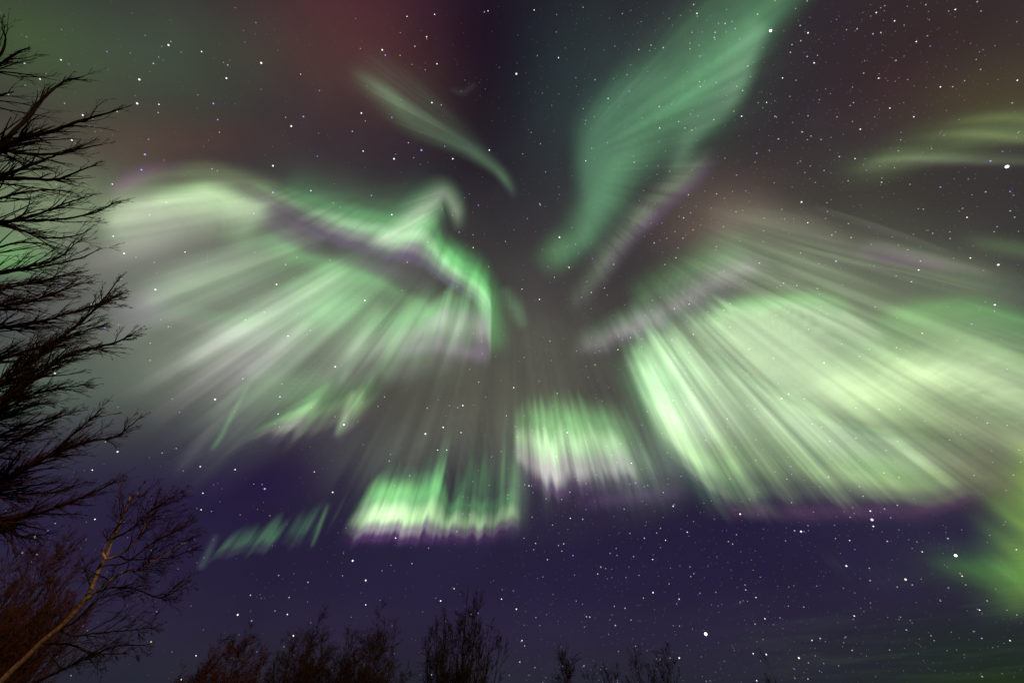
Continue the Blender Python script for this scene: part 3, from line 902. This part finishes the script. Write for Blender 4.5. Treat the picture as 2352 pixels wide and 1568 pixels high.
MANUAL = [(463, 119), (387, 104), (885, 127), (992, 236), (697, 268), (669, 290), (333, 355), (325, 390), (627, 381), (487, 388), (627, 442), (714, 438), (853, 449), (900, 493), (285, 582), (277, 640),
          (635, 653), (357, 665), (607, 717), (241, 753), (425, 579), (838, 690), (643, 911), (639, 950), (494, 917), (126, 857), (212, 1079), (270, 1037), (218, 1192), (466, 1132), (462, 1170), (80, 1233),
          (608, 1122), (764, 1130), (894, 1058), (1005, 1033), (1026, 1033), (977, 996), (1018, 981), (1059, 993), (840, 1332), (840, 1388), (1316, 1275), (1199, 1470), (1186, 1398), (980, 85), (878, 115),
          (938, 328), (968, 345), (1124, 345), (1186, 170), (1856, 76), (1976, 297), (2018, 180), (2160, 200), (1870, 145), (2275, 370), (2320, 440), (2160, 430), (2110, 620), (2285, 700), (1920, 600),
          (1180, 890), (1063, 931), (1215, 1115), (540, 1078), (770, 842), (790, 975), (320, 183), (315, 238), (600, 145), (520, 180), (56, 145), (140, 138), (92, 182), (190, 265), (365, 240), (490, 238),
          (500, 275), (190, 264), (165, 322), (830, 260), (900, 270), (1040, 365), (905, 365), (660, 1410), (1152, 1375), (1500, 1360), (1560, 1375), (1730, 1500), (1760, 1502), (1738, 1562), (1757, 1420),
          (2080, 1330), (2250, 1400), (2255, 1465), (2320, 1470), (1835, 1510), (1840, 1220), (1700, 1180), (1560, 1510), (1480, 1235)]
rs = random.Random(77)
for x, y, s, k, lab in NAMED:
    star(x, y, s * 0.64, k, lab)


def sky_area(x, y):
    v = 'upper' if y < 520 else 'middle' if y < 1050 else 'lower'
    h = 'left' if x < 784 else 'central' if x < 1568 else 'right'
    return f'{v} {h}'


def density(x, y):
    """more stars along the Milky Way, which runs down the right half"""
    cx = np.interp(y, [0, 400, 800, 1200, 1568], [1780, 1800, 1560, 1500, 1640])
    return 0.22 + 0.9 * math.exp(-((x - cx) / 380) ** 2) + 0.25 * (x > 1200)


taken = [(a[0], a[1]) for a in NAMED]
n_indiv = 0
for x, y in MANUAL:
    k = 'blue' if rs.random() < 0.2 else 'white'
    star(x, y, 2.6 + 1.9 * rs.random() ** 2, k, f'small bright {k} star in the {sky_area(x, y)} part of the sky', f'bright {k} stars of the {sky_area(x, y)} sky')
    taken.append((x, y)); n_indiv += 1
while n_indiv < 170:
    x, y = rs.uniform(0, W0), rs.uniform(0, H0 - 30)
    if rs.random() > density(x, y) or (x < 230 and y > 300) or (x < 420 and y > 1250) or min((x - a) ** 2 + (y - b) ** 2 for a, b in taken) < 45 ** 2:
        continue
    k = 'blue' if rs.random() < 0.22 else 'white'
    star(x, y, rs.uniform(2.1, 2.9), k, f'small bright {k} star in the {sky_area(x, y)} part of the sky', f'bright {k} stars of the {sky_area(x, y)} sky')
    taken.append((x, y)); n_indiv += 1


def faint_stars():
    rng = np.random.default_rng(5)
    V = []; F = []; G = []; off = 0
    n = 0
    while n < 9500:
        x, y = rng.uniform(-500, W0 + 500), rng.uniform(-400, H0)
        if rng.random() > density(x, y):
            continue
        d = direction(x, y)
        mag = rng.random() ** 6.5
        size = 1.6 + 1.5 * mag
        br = 0.07 + 0.45 * mag
        c = rng.choice(3, p=[.56, .38, .06])
        tint = np.array([(1, 1, 0.96), (0.42, 0.42, 1.0), (1, 0.7, 0.45)][c])
        zc = d[1] * CP + d[2] * SP
        s = size / 2 / FPX * STAR_R * max(zc, 0.2)
        V.append(SV * s + d * STAR_R); F.append(SF + off); off += len(SV)
        G.append(np.tile(tint * br, (len(SV), 1)))
        n += 1
    V = np.vstack(V); F = np.vstack(F); G = np.vstack(G)
    me = bpy.data.meshes.new('stars')
    me.from_pydata(V.tolist(), [], F.tolist())
    ca = me.color_attributes.new('glow', 'FLOAT_COLOR', 'POINT')
    rgba = np.ones((len(V), 4), np.float32); rgba[:, :3] = G
    ca.data.foreach_set('color', rgba.ravel())
    m = bpy.data.materials.new('faint_starlight')
    m.use_nodes = True
    t = m.node_tree; t.nodes.clear()
    o = t.nodes.new('ShaderNodeOutputMaterial'); a = t.nodes.new('ShaderNodeAddShader')
    tr = t.nodes.new('ShaderNodeBsdfTransparent'); e = t.nodes.new('ShaderNodeEmission'); q = t.nodes.new('ShaderNodeAttribute')
    q.attribute_name = 'glow'
    e.inputs['Strength'].default_value = 0.5          # a ray crosses both sides of each one
    t.links.new(q.outputs['Color'], e.inputs['Color']); t.links.new(tr.outputs[0], a.inputs[0]); t.links.new(e.outputs[0], a.inputs[1]); t.links.new(a.outputs[0], o.inputs[0])
    m.cycles.emission_sampling = 'NONE'
    ob = link_mesh('stars', me, m)
    tag(ob, 'countless faint white and blue pinpoint stars over the whole night sky', 'stars', None, 'stuff')


faint_stars()

# ------------------------------------------------------------------ the near trees on the left


def opts(**kw):
    o = dict(segs=[8, 5, 4], wiggle=0.10, pull=Vector((0, 0, 1)), pull_s=0.02, rmin=0.0022, levels=2, kids=[7, 4], angle=(18, 50))
    o.update(kw)
    return o


def side_trunk(t, mat, px, py, z, w0, w1, top_px, top_py, top_z):
    """trunk standing beside the frame: from the ground under a point up to its top"""
    top = at(top_px, top_py, top_z)
    foot = at(px, py, z); foot.z = -0.05
    mid1 = foot.lerp(top, 0.35) + Vector((0.12, -0.05, 0))
    mid2 = foot.lerp(top, 0.7) + Vector((-0.08, 0.06, 0))
    P = catmull([list(foot), list(mid1), list(mid2), list(top)], 24)
    P = [Vector(p) for p in P]
    tb = Tubes()
    tb.tube(P, [w0 + (w1 - w0) * i / 23 for i in range(24)], 10)
    tb.build('trunk', mat, t)
    return P


def near_tree(label, foot, limbs, mat, twig_mat, seed, twigs, length, o, trunk_rows, extra=None):
    px, py, z = foot
    base = at(px, py, z); base.z = 0
    t = empty('bare_tree', base)
    tag(t, label, 'tree', 'bare trees at the left edge')
    P = side_trunk(t, mat, px, py, z, *trunk_rows)
    rng = random.Random(seed)
    crown = Tubes()
    for rows in limbs:
        rows = [(x - 0.11 * max(x, 0), y, dz, w) for x, y, dz, w in rows]
        _, pts, rad = limb(t, mat, rows, 26)
        # the limb grows out of the trunk beside the frame
        first = pts[0]
        j = min(range(len(P)), key=lambda i: (P[i] - first).length + max(0, P[i].z - first.z) * 2)
        root = P[j]
        tb = Tubes()
        tb.tube([root, root.lerp(first, .35) + Vector((0, 0, -.03)), root.lerp(first, .75) + Vector((0, 0, -.02)), first.lerp(pts[1], 0.02)], [rad[0] * 1.9, rad[0] * 1.5, rad[0] * 1.15, rad[0]], 6)
        tb.build('limb', mat, t)
        n = max(3, int(twigs * sum((pts[i + 1] - pts[i]).length for i in range(len(pts) - 1))))
        sprout(crown, pts, rad, n, length, rng, o, 0.0)
    crown.build('crown', twig_mat, t)
    return t


near_tree('nearest bare tree with black bud knobbed twigs, reaching in from the upper left edge', (-420, 900, 4.4), [
    [(-60, 390, 4.6, 13), (0, 343, 4.6, 10), (24, 314, 4.6, 8.5), (75, 267, 4.7, 7), (115, 223, 4.8, 5.5), (159, 191, 4.9, 4), (212, 175, 5.0, 2)],
    [(-60, 362, 4.6, 13), (0, 341, 4.6, 11), (71, 314, 4.6, 9), (131, 302, 4.6, 8), (190, 283, 4.6, 6), (246, 267, 4.6, 4.5), (316, 250, 4.6, 2)],
    [(-60, 338, 4.8, 9), (0, 342, 4.8, 8), (60, 352, 4.8, 7), (139, 354, 4.9, 5.5), (198, 344, 5, 4), (262, 332, 5.1, 2)],
    [(-60, 430, 4.3, 9), (0, 406, 4.3, 7), (71, 382, 4.3, 6), (139, 358, 4.3, 4), (215, 335, 4.3, 2)],
    [(-60, 412, 4.5, 10), (0, 411, 4.5, 8), (79, 410, 4.5, 7), (143, 412, 4.5, 6), (190, 398, 4.5, 4), (252, 376, 4.5, 2)],
    [(-60, 525, 4.2, 9), (0, 513, 4.2, 7.5), (60, 501, 4.2, 6.5), (119, 485, 4.2, 5), (175, 465, 4.2, 3.6), (238, 450, 4.2, 1.8)],
    [(-60, 506, 4.1, 9), (0, 509, 4.1, 7), (60, 507, 4.1, 6), (119, 505, 4.1, 5.2), (178, 501, 4.1, 4.4), (218, 495, 4.1, 3.6), (254, 485, 4.1, 2.8), (298, 464, 4.1, 1.6)],
    [(-50, 505, 4.4, 7), (10, 515, 4.4, 6), (52, 527, 4.4, 5), (103, 544, 4.4, 4.2), (159, 546, 4.4, 3.4), (210, 537, 4.4, 2.4), (236, 524, 4.4, 1.5)],
    [(-50, 630, 4.2, 7), (0, 624, 4.2, 6), (79, 612, 4.2, 5), (131, 600, 4.2, 4.2), (171, 580, 4.2, 3), (197, 557, 4.2, 1.6)],
    [(-50, 640, 4.3, 7), (0, 628, 4.3, 6), (103, 614, 4.3, 4.6), (175, 600, 4.3, 3.6), (222, 588, 4.3, 2.6), (252, 573, 4.3, 1.5)],
    [(-50, 470, 4.7, 7), (0, 455, 4.7, 5.5), (70, 440, 4.7, 4.4), (140, 436, 4.8, 3.2), (205, 446, 4.8, 1.6)],
    [(-50, 590, 4.6, 7), (0, 568, 4.6, 5), (50, 558, 4.6, 4), (110, 560, 4.7, 2.8), (150, 570, 4.7, 1.6)],
    [(-50, 180, 5.0, 8), (0, 148, 5.0, 6), (40, 124, 5.0, 4), (78, 108, 5.0, 2)],
    [(-40, 165, 5.0, 7), (0, 126, 5.0, 5), (14, 95, 5.0, 3.6), (6, 62, 5.0, 2)],
    [(-50, 240, 5.0, 7), (0, 219, 5.0, 4.5), (36, 211, 5.0, 2)],
], BARK_UNLIT, BARK_UNLIT, 101, 11, 0.62, opts(kids=[4, 2], angle=(10, 32), wiggle=0.09, rmin=0.0014, pull=Vector((0.7, 0.2, 0.5)), pull_s=0.03), (0.17, 0.05, -300, -300, 5.2))

near_tree('bare brown tree with dense blurred twigs at the left edge below the nearest tree', (-480, 1150, 6.0), [
    [(-60, 915, 6.2, 12), (0, 882, 6.2, 9), (64, 843, 6.2, 8), (120, 805, 6.2, 7), (171, 766, 6.2, 6), (214, 736, 6.2, 5), (256, 698, 6.2, 3.6), (297, 653, 6.2, 2)],
    [(-60, 948, 6.0, 12), (0, 916, 6.0, 9), (68, 882, 6.0, 8), (141, 835, 6.0, 7), (188, 809, 6.0, 6), (256, 796, 6.0, 5), (308, 783, 6.0, 4), (352, 760, 6.0, 2)],
    [(-60, 985, 6.3, 9), (0, 948, 6.3, 7), (26, 912, 6.3, 6), (56, 873, 6.3, 5), (80, 838, 6.3, 4), (130, 790, 6.4, 2)],
    [(-60, 770, 6.5, 8), (0, 753, 6.5, 7), (77, 745, 6.5, 6), (162, 723, 6.5, 5), (240, 702, 6.5, 4), (300, 680, 6.5, 2)],
    [(-60, 712, 6.4, 8), (0, 702, 6.4, 6), (70, 694, 6.4, 5), (140, 672, 6.4, 4), (215, 650, 6.4, 2)],
    [(-60, 838, 6.6, 8), (0, 826, 6.6, 6), (90, 800, 6.6, 5), (180, 770, 6.6, 4), (270, 745, 6.6, 2)],
    [(-60, 660, 6.7, 8), (0, 662, 6.7, 6), (80, 650, 6.7, 5), (150, 636, 6.7, 3.4), (210, 622, 6.7, 2)],
    [(-60, 970, 6.2, 7), (0, 945, 6.2, 5.5), (90, 905, 6.2, 4.5), (160, 890, 6.2, 3.2), (220, 884, 6.2, 2)],
    [(-60, 980, 6.4, 7), (0, 960, 6.4, 5), (70, 935, 6.4, 4), (130, 925, 6.4, 2)],
], BARK_BROWN, TWIG_BROWN, 202, 22, 0.8, opts(kids=[5, 3], angle=(10, 30), wiggle=0.06, rmin=0.0019, pull=Vector((0.75, 0.2, 0.35)), pull_s=0.03), (0.20, 0.06, -330, 150, 6.6))

near_tree('bare red brown tree at the left edge, between the brown one and the lit trunk', (-420, 1420, 7.0), [
    [(-60, 1150, 7.0, 11), (0, 1117, 7.0, 8), (85, 1065, 7.0, 7), (141, 1035, 7.0, 6), (179, 1005, 7.0, 4.6), (222, 971, 7.0, 3.4), (268, 934, 7.0, 1.8)],
    [(-60, 1140, 6.8, 11), (0, 1110, 6.8, 8), (107, 1057, 6.8, 7), (171, 1031, 6.8, 6), (222, 1014, 6.8, 5), (290, 1005, 6.8, 3.8), (333, 980, 6.8, 2.8), (357, 961, 6.8, 1.6)],
    [(-60, 1136, 6.9, 8), (0, 1134, 6.9, 6.5), (85, 1133, 6.9, 5.4), (150, 1129, 6.9, 4), (200, 1114, 6.9, 2)],
    [(-60, 1200, 6.5, 10), (0, 1193, 6.5, 8), (98, 1178, 6.5, 7), (171, 1157, 6.5, 5.6), (235, 1134, 6.5, 4), (302, 1103, 6.5, 1.8)],
    [(-40, 1185, 6.6, 6), (17, 1202, 6.6, 5), (36, 1226, 6.6, 4), (77, 1234, 6.6, 3), (118, 1226, 6.6, 1.6)],
    [(-60, 1060, 7.2, 8), (0, 1035, 7.2, 6), (60, 1000, 7.2, 5), (130, 965, 7.2, 4), (190, 948, 7.2, 2)],
    [(-60, 1020, 7.3, 8), (0, 1000, 7.3, 6), (60, 978, 7.3, 4.6), (130, 960, 7.3, 3), (160, 945, 7.3, 1.8)],
    [(-60, 1250, 7.0, 8), (0, 1215, 7.0, 6), (40, 1195, 7.0, 4.6), (100, 1180, 7.0, 2)],
], BARK_BROWN, BARK_RED, 303, 17, 0.8, opts(kids=[5, 3], angle=(12, 34), wiggle=0.07, rmin=0.0020, pull=Vector((0.75, 0.2, 0.35)), pull_s=0.03), (0.19, 0.06, -300, 700, 7.2))


def lit_tree():
    Z = 8.0
    rows = [(-150, 1740, Z, 17), (-60, 1625, Z, 15), (0, 1566, Z, 13), (26, 1540, Z, 12), (59, 1510, Z, 11), (95, 1474, Z, 10.5), (135, 1442, Z, 10), (168, 1408, Z, 9.5), (194, 1377, Z, 9), (210, 1349, Z, 8),
            (227, 1306, Z, 7.5), (243, 1280, Z, 6.5), (253, 1250, Z, 6), (273, 1210, Z, 5), (284, 1180, Z, 4), (300, 1140, Z, 2.4)]
    base = at(-200, 1790, Z); base.z = 0
    t = empty('lit_trunk_tree', base)
    tag(t, 'leaning tree with a warm lit yellowish trunk and reddish twigs, lower left corner', 'tree', None)
    C = catmull(rows, 60)
    pts = [at(x, y, z) for x, y, z, w in C]
    rad = [w / FPX * z / 2 for x, y, z, w in C]
    tb = Tubes()
    foot = base.copy(); foot.z = -0.05
    tb.tube([foot, foot.lerp(pts[0], .5) + Vector((.03, 0, .05))] + pts, [rad[0] * 1.5, rad[0] * 1.2] + rad, 9)
    tb.build('trunk', BARK_LIT, t)
    rng = random.Random(404)
    top = Tubes(); low = Tubes()
    o_top = opts(kids=[5, 4], angle=(16, 48), wiggle=0.10, rmin=0.0030, pull=Vector((0.5, 0, 0.6)), pull_s=0.03)
    o_low = opts(kids=[5, 4], angle=(18, 55), wiggle=0.12, rmin=0.0030, pull=Vector((0.8, 0, 0.15)), pull_s=0.03)
    for r, mat, tgt, o, n, ln in [
        ([(242, 1282, Z, 5.5), (263, 1279, Z, 5), (289, 1263, Z, 4.6), (316, 1237, Z, 4), (335, 1201, Z, 3), (352, 1160, Z, 1.8)], BARK_LIT, top, o_top, 16, 1.0),
        ([(243, 1284, Z - .1, 5), (236, 1266, Z - .1, 4.6), (243, 1247, Z - .1, 4.2), (263, 1220, Z - .1, 3.6), (287, 1176, Z - .1, 2.6), (318, 1130, Z - .1, 1.6)], BARK_LIT, top, o_top, 18, 1.0),
        ([(194, 1378, Z, 6), (214, 1363, Z, 5.4), (243, 1339, Z, 5), (280, 1314, Z, 4.4), (316, 1309, Z, 4), (362, 1283, Z, 3), (428, 1245, Z, 1.6)], BARK_LIT, low, o_low, 22, 1.1),
        ([(276, 1276, Z + .1, 3.8), (296, 1285, Z + .1, 3.4), (345, 1283, Z + .1, 2.8), (395, 1279, Z + .1, 2.2), (440, 1262, Z + .1, 1.5)], BARK_BROWN, low, o_low, 14, .8),
        ([(136, 1442, Z, 5), (171, 1428, Z, 4.4), (197, 1401, Z, 3.8), (227, 1375, Z, 3), (270, 1362, Z, 2.2), (330, 1350, Z, 1.5)], BARK_BROWN, low, o_low, 16, .9),
        ([(40, 1590, Z + .3, 7), (99, 1559, Z + .3, 6), (164, 1526, Z + .3, 5), (204, 1510, Z + .3, 4.4), (263, 1484, Z + .3, 3.4), (345, 1479, Z + .3, 1.6)], BARK_BROWN, low, o_low, 18, .9),
        ([(135, 1444, Z + .2, 4.4), (171, 1459, Z + .2, 4), (230, 1452, Z + .2, 3.4), (296, 1447, Z + .2, 2.8), (362, 1438, Z + .2, 1.6)], BARK_BROWN, low, o_low, 16, .9),
        ([(200, 1372, Z + .2, 4), (250, 1350, Z + .2, 3.6), (310, 1352, Z + .2, 3), (370, 1372, Z + .2, 2.4), (425, 1340, Z + .2, 1.5)], BARK_BROWN, low, o_low, 18, .9),
        ([(95, 1476, Z + .3, 4), (160, 1480, Z + .3, 3.6), (220, 1500, Z + .3, 3), (290, 1500, Z + .3, 1.8)], BARK_BROWN, low, o_low, 12, .8),
        ([(260, 1236, Z, 3.6), (300, 1215, Z, 3), (350, 1170, Z, 2.4), (415, 1130, Z, 1.5)], BARK_RED, top, o_top, 18, .9),
        ([(230, 1300, Z, 3.4), (290, 1290, Z, 3), (360, 1240, Z, 2.4), (440, 1205, Z, 1.5)], BARK_RED, top, o_top, 14, .9),
        ([(210, 1350, Z, 3), (200, 1320, Z, 2.6), (190, 1300, Z, 2)], BARK_BROWN, low, o_low, 3, .5),
    ]:
        _, p, ra = limb(t, mat, r, 24)
        sprout(tgt, p, ra, n, ln, rng, o, 0.25)
    top.build('crown', BARK_RED, t)
    low.build('crown', BARK_BROWN, t)


lit_tree()


def stems_tree(name, label, px, top, wide, dist, stems, seed, mat, twig_mat, o, group=None, r0=0.05, kids=9, spread=1.0, length=0.28, lean=0.0):
    # the crown is widest a little below its top
    """a tree or shrub of several stems fanning up from one foot; px, top, wide: ruler column, crown top and width; dist: metres away"""
    d = direction(px, (top + H0) / 2)
    base = Vector((dist * d[0] / d[1], dist, 0))
    dt = direction(px, top)
    height = dist * dt[2] / dt[1] + EYE
    width = wide / FPX * dist * (d[1] * CP + d[2] * SP) / d[1]
    t = empty(name, base)
    tag(t, label, 'tree' if 'tree' in name else 'bush', group)
    rng = random.Random(seed)
    crown = Tubes()
    for s in range(stems):
        a = 2 * math.pi * (s + rng.uniform(-.3, .3)) / stems
        q = (s + 0.5) / stems
        rr = width / 2 * math.sqrt(rng.uniform(0.05, 1.0)) * spread * (0.1 if s == 0 else 1)
        h = height * (1 - 0.42 * (rr / (width / 2)) ** 2) * (1.0 if s == 0 else rng.uniform(0.84, 0.99))
        top = base + Vector((math.cos(a) * rr + lean * h, math.sin(a) * rr, h))
        foot = base + Vector((math.cos(a) * width * 0.05, math.sin(a) * width * 0.05, -0.03))
        ctl = [list(foot), list(foot.lerp(top, .3) + Vector((math.cos(a) * rr * .18, math.sin(a) * rr * .18, 0)) + Vector((rng.uniform(-.1, .1), rng.uniform(-.1, .1), 0)) * height * .1),
               list(foot.lerp(top, .65) + Vector((math.cos(a) * rr * .14, math.sin(a) * rr * .14, 0)) + Vector((rng.uniform(-.1, .1), 0, 0)) * height * .12), list(top)]
        P = [Vector(p) for p in catmull(ctl, 18)]
        rad = [r0 * rng.uniform(.95, 1.05) * (1 - .86 * i / 17) for i in range(18)]
        tb = Tubes(); tb.tube(P, rad, 6); tb.build('trunk', mat, t)
        sprout(crown, P, rad, kids, height * length, rng, o, 0.22)
    crown.build('crown', twig_mat, t)
    return t


UP = Vector((0, 0, 1))
ob = opts(kids=[9, 6], angle=(20, 58), wiggle=0.14, rmin=0.0062, pull=UP, pull_s=0.02, tip=0.3)
of = opts(kids=[6, 5], angle=(18, 50), wiggle=0.13, rmin=0.007, pull=UP, pull_s=0.04, tip=0.45)

stems_tree('wispy_tree', 'tall dark wispy tree of many upright bare stems at the bottom centre', 1062, 1345, 185, 30, 18, 9, BARK_UNLIT, BARK_UNLIT,
           opts(kids=[7, 5], angle=(18, 50), wiggle=0.14, rmin=0.0068, pull=UP, pull_s=0.05, tip=0.35), None, 0.11, 24, 1.0, .2)
stems_tree('brown_bush', 'round dark brown bare bush just left of the tall wispy tree', 848, 1440, 170, 28, 26, 19, BARK_BROWN, BARK_BROWN, ob, 'bare bushes along the bottom', 0.05, 20, 1.0, .30)
stems_tree('brown_bush', 'pointed reddish brown bare bush between the low reddish bush and the round dark one', 708, 1448, 130, 28, 22, 29, BARK_BROWN, BARK_BROWN, ob, 'bare bushes along the bottom', 0.05, 20, .9, .30)
stems_tree('reddish_bush', 'low rounded reddish bare bush, leftmost of those standing along the bottom', 528, 1488, 200, 26, 28, 39, BARK_BROWN, BARK_RED, ob, 'bare bushes along the bottom', 0.05, 20, 1.0, .30)
stems_tree('reddish_bush', 'wide dense reddish bush filling the bottom left corner behind the lit trunk', 10, 1290, 330, 18, 60, 49, BARK_BROWN, THICKET,
           opts(kids=[7, 5], angle=(14, 44), wiggle=0.10, rmin=0.006, pull=UP, pull_s=0.03, tip=0.4), None, 0.05, 22, 1.0, .26)
stems_tree('scrub_bush', 'small upright dark bush of close stems right of the tall wispy tree', 1297, 1492, 60, 34, 9, 59, BARK_UNLIT, BARK_UNLIT, of, 'dark scrub along the bottom right of centre', 0.04, 12, .8, .3)
stems_tree('scrub_bush', 'low spiky dark bush second from the tall wispy tree on its right', 1385, 1508, 130, 36, 14, 69, BARK_UNLIT, BARK_UNLIT, of, 'dark scrub along the bottom right of centre', 0.03, 10, 1.0, .3)
stems_tree('scrub_bush', 'wide low dark bush with a leaning bare shoot in the middle of the scrub', 1462, 1502, 110, 36, 14, 79, BARK_UNLIT, BARK_UNLIT, of, 'dark scrub along the bottom right of centre', 0.03, 10, 1.0, .32)
stems_tree('scrub_bush', 'dark bush with long forked shoots slanting up right at the right end of the scrub', 1517, 1488, 80, 33, 8, 89, BARK_UNLIT, BARK_UNLIT, of, 'dark scrub along the bottom right of centre', 0.045, 10, .8, .3, .08)
stems_tree('scrub_bush', 'lone tiny bush of a few bare shoots under the brightest star', 1775, 1535, 55, 34, 6, 99, BARK_UNLIT, BARK_UNLIT, of, 'dark scrub along the bottom right of centre', 0.03, 6, .9, .3)
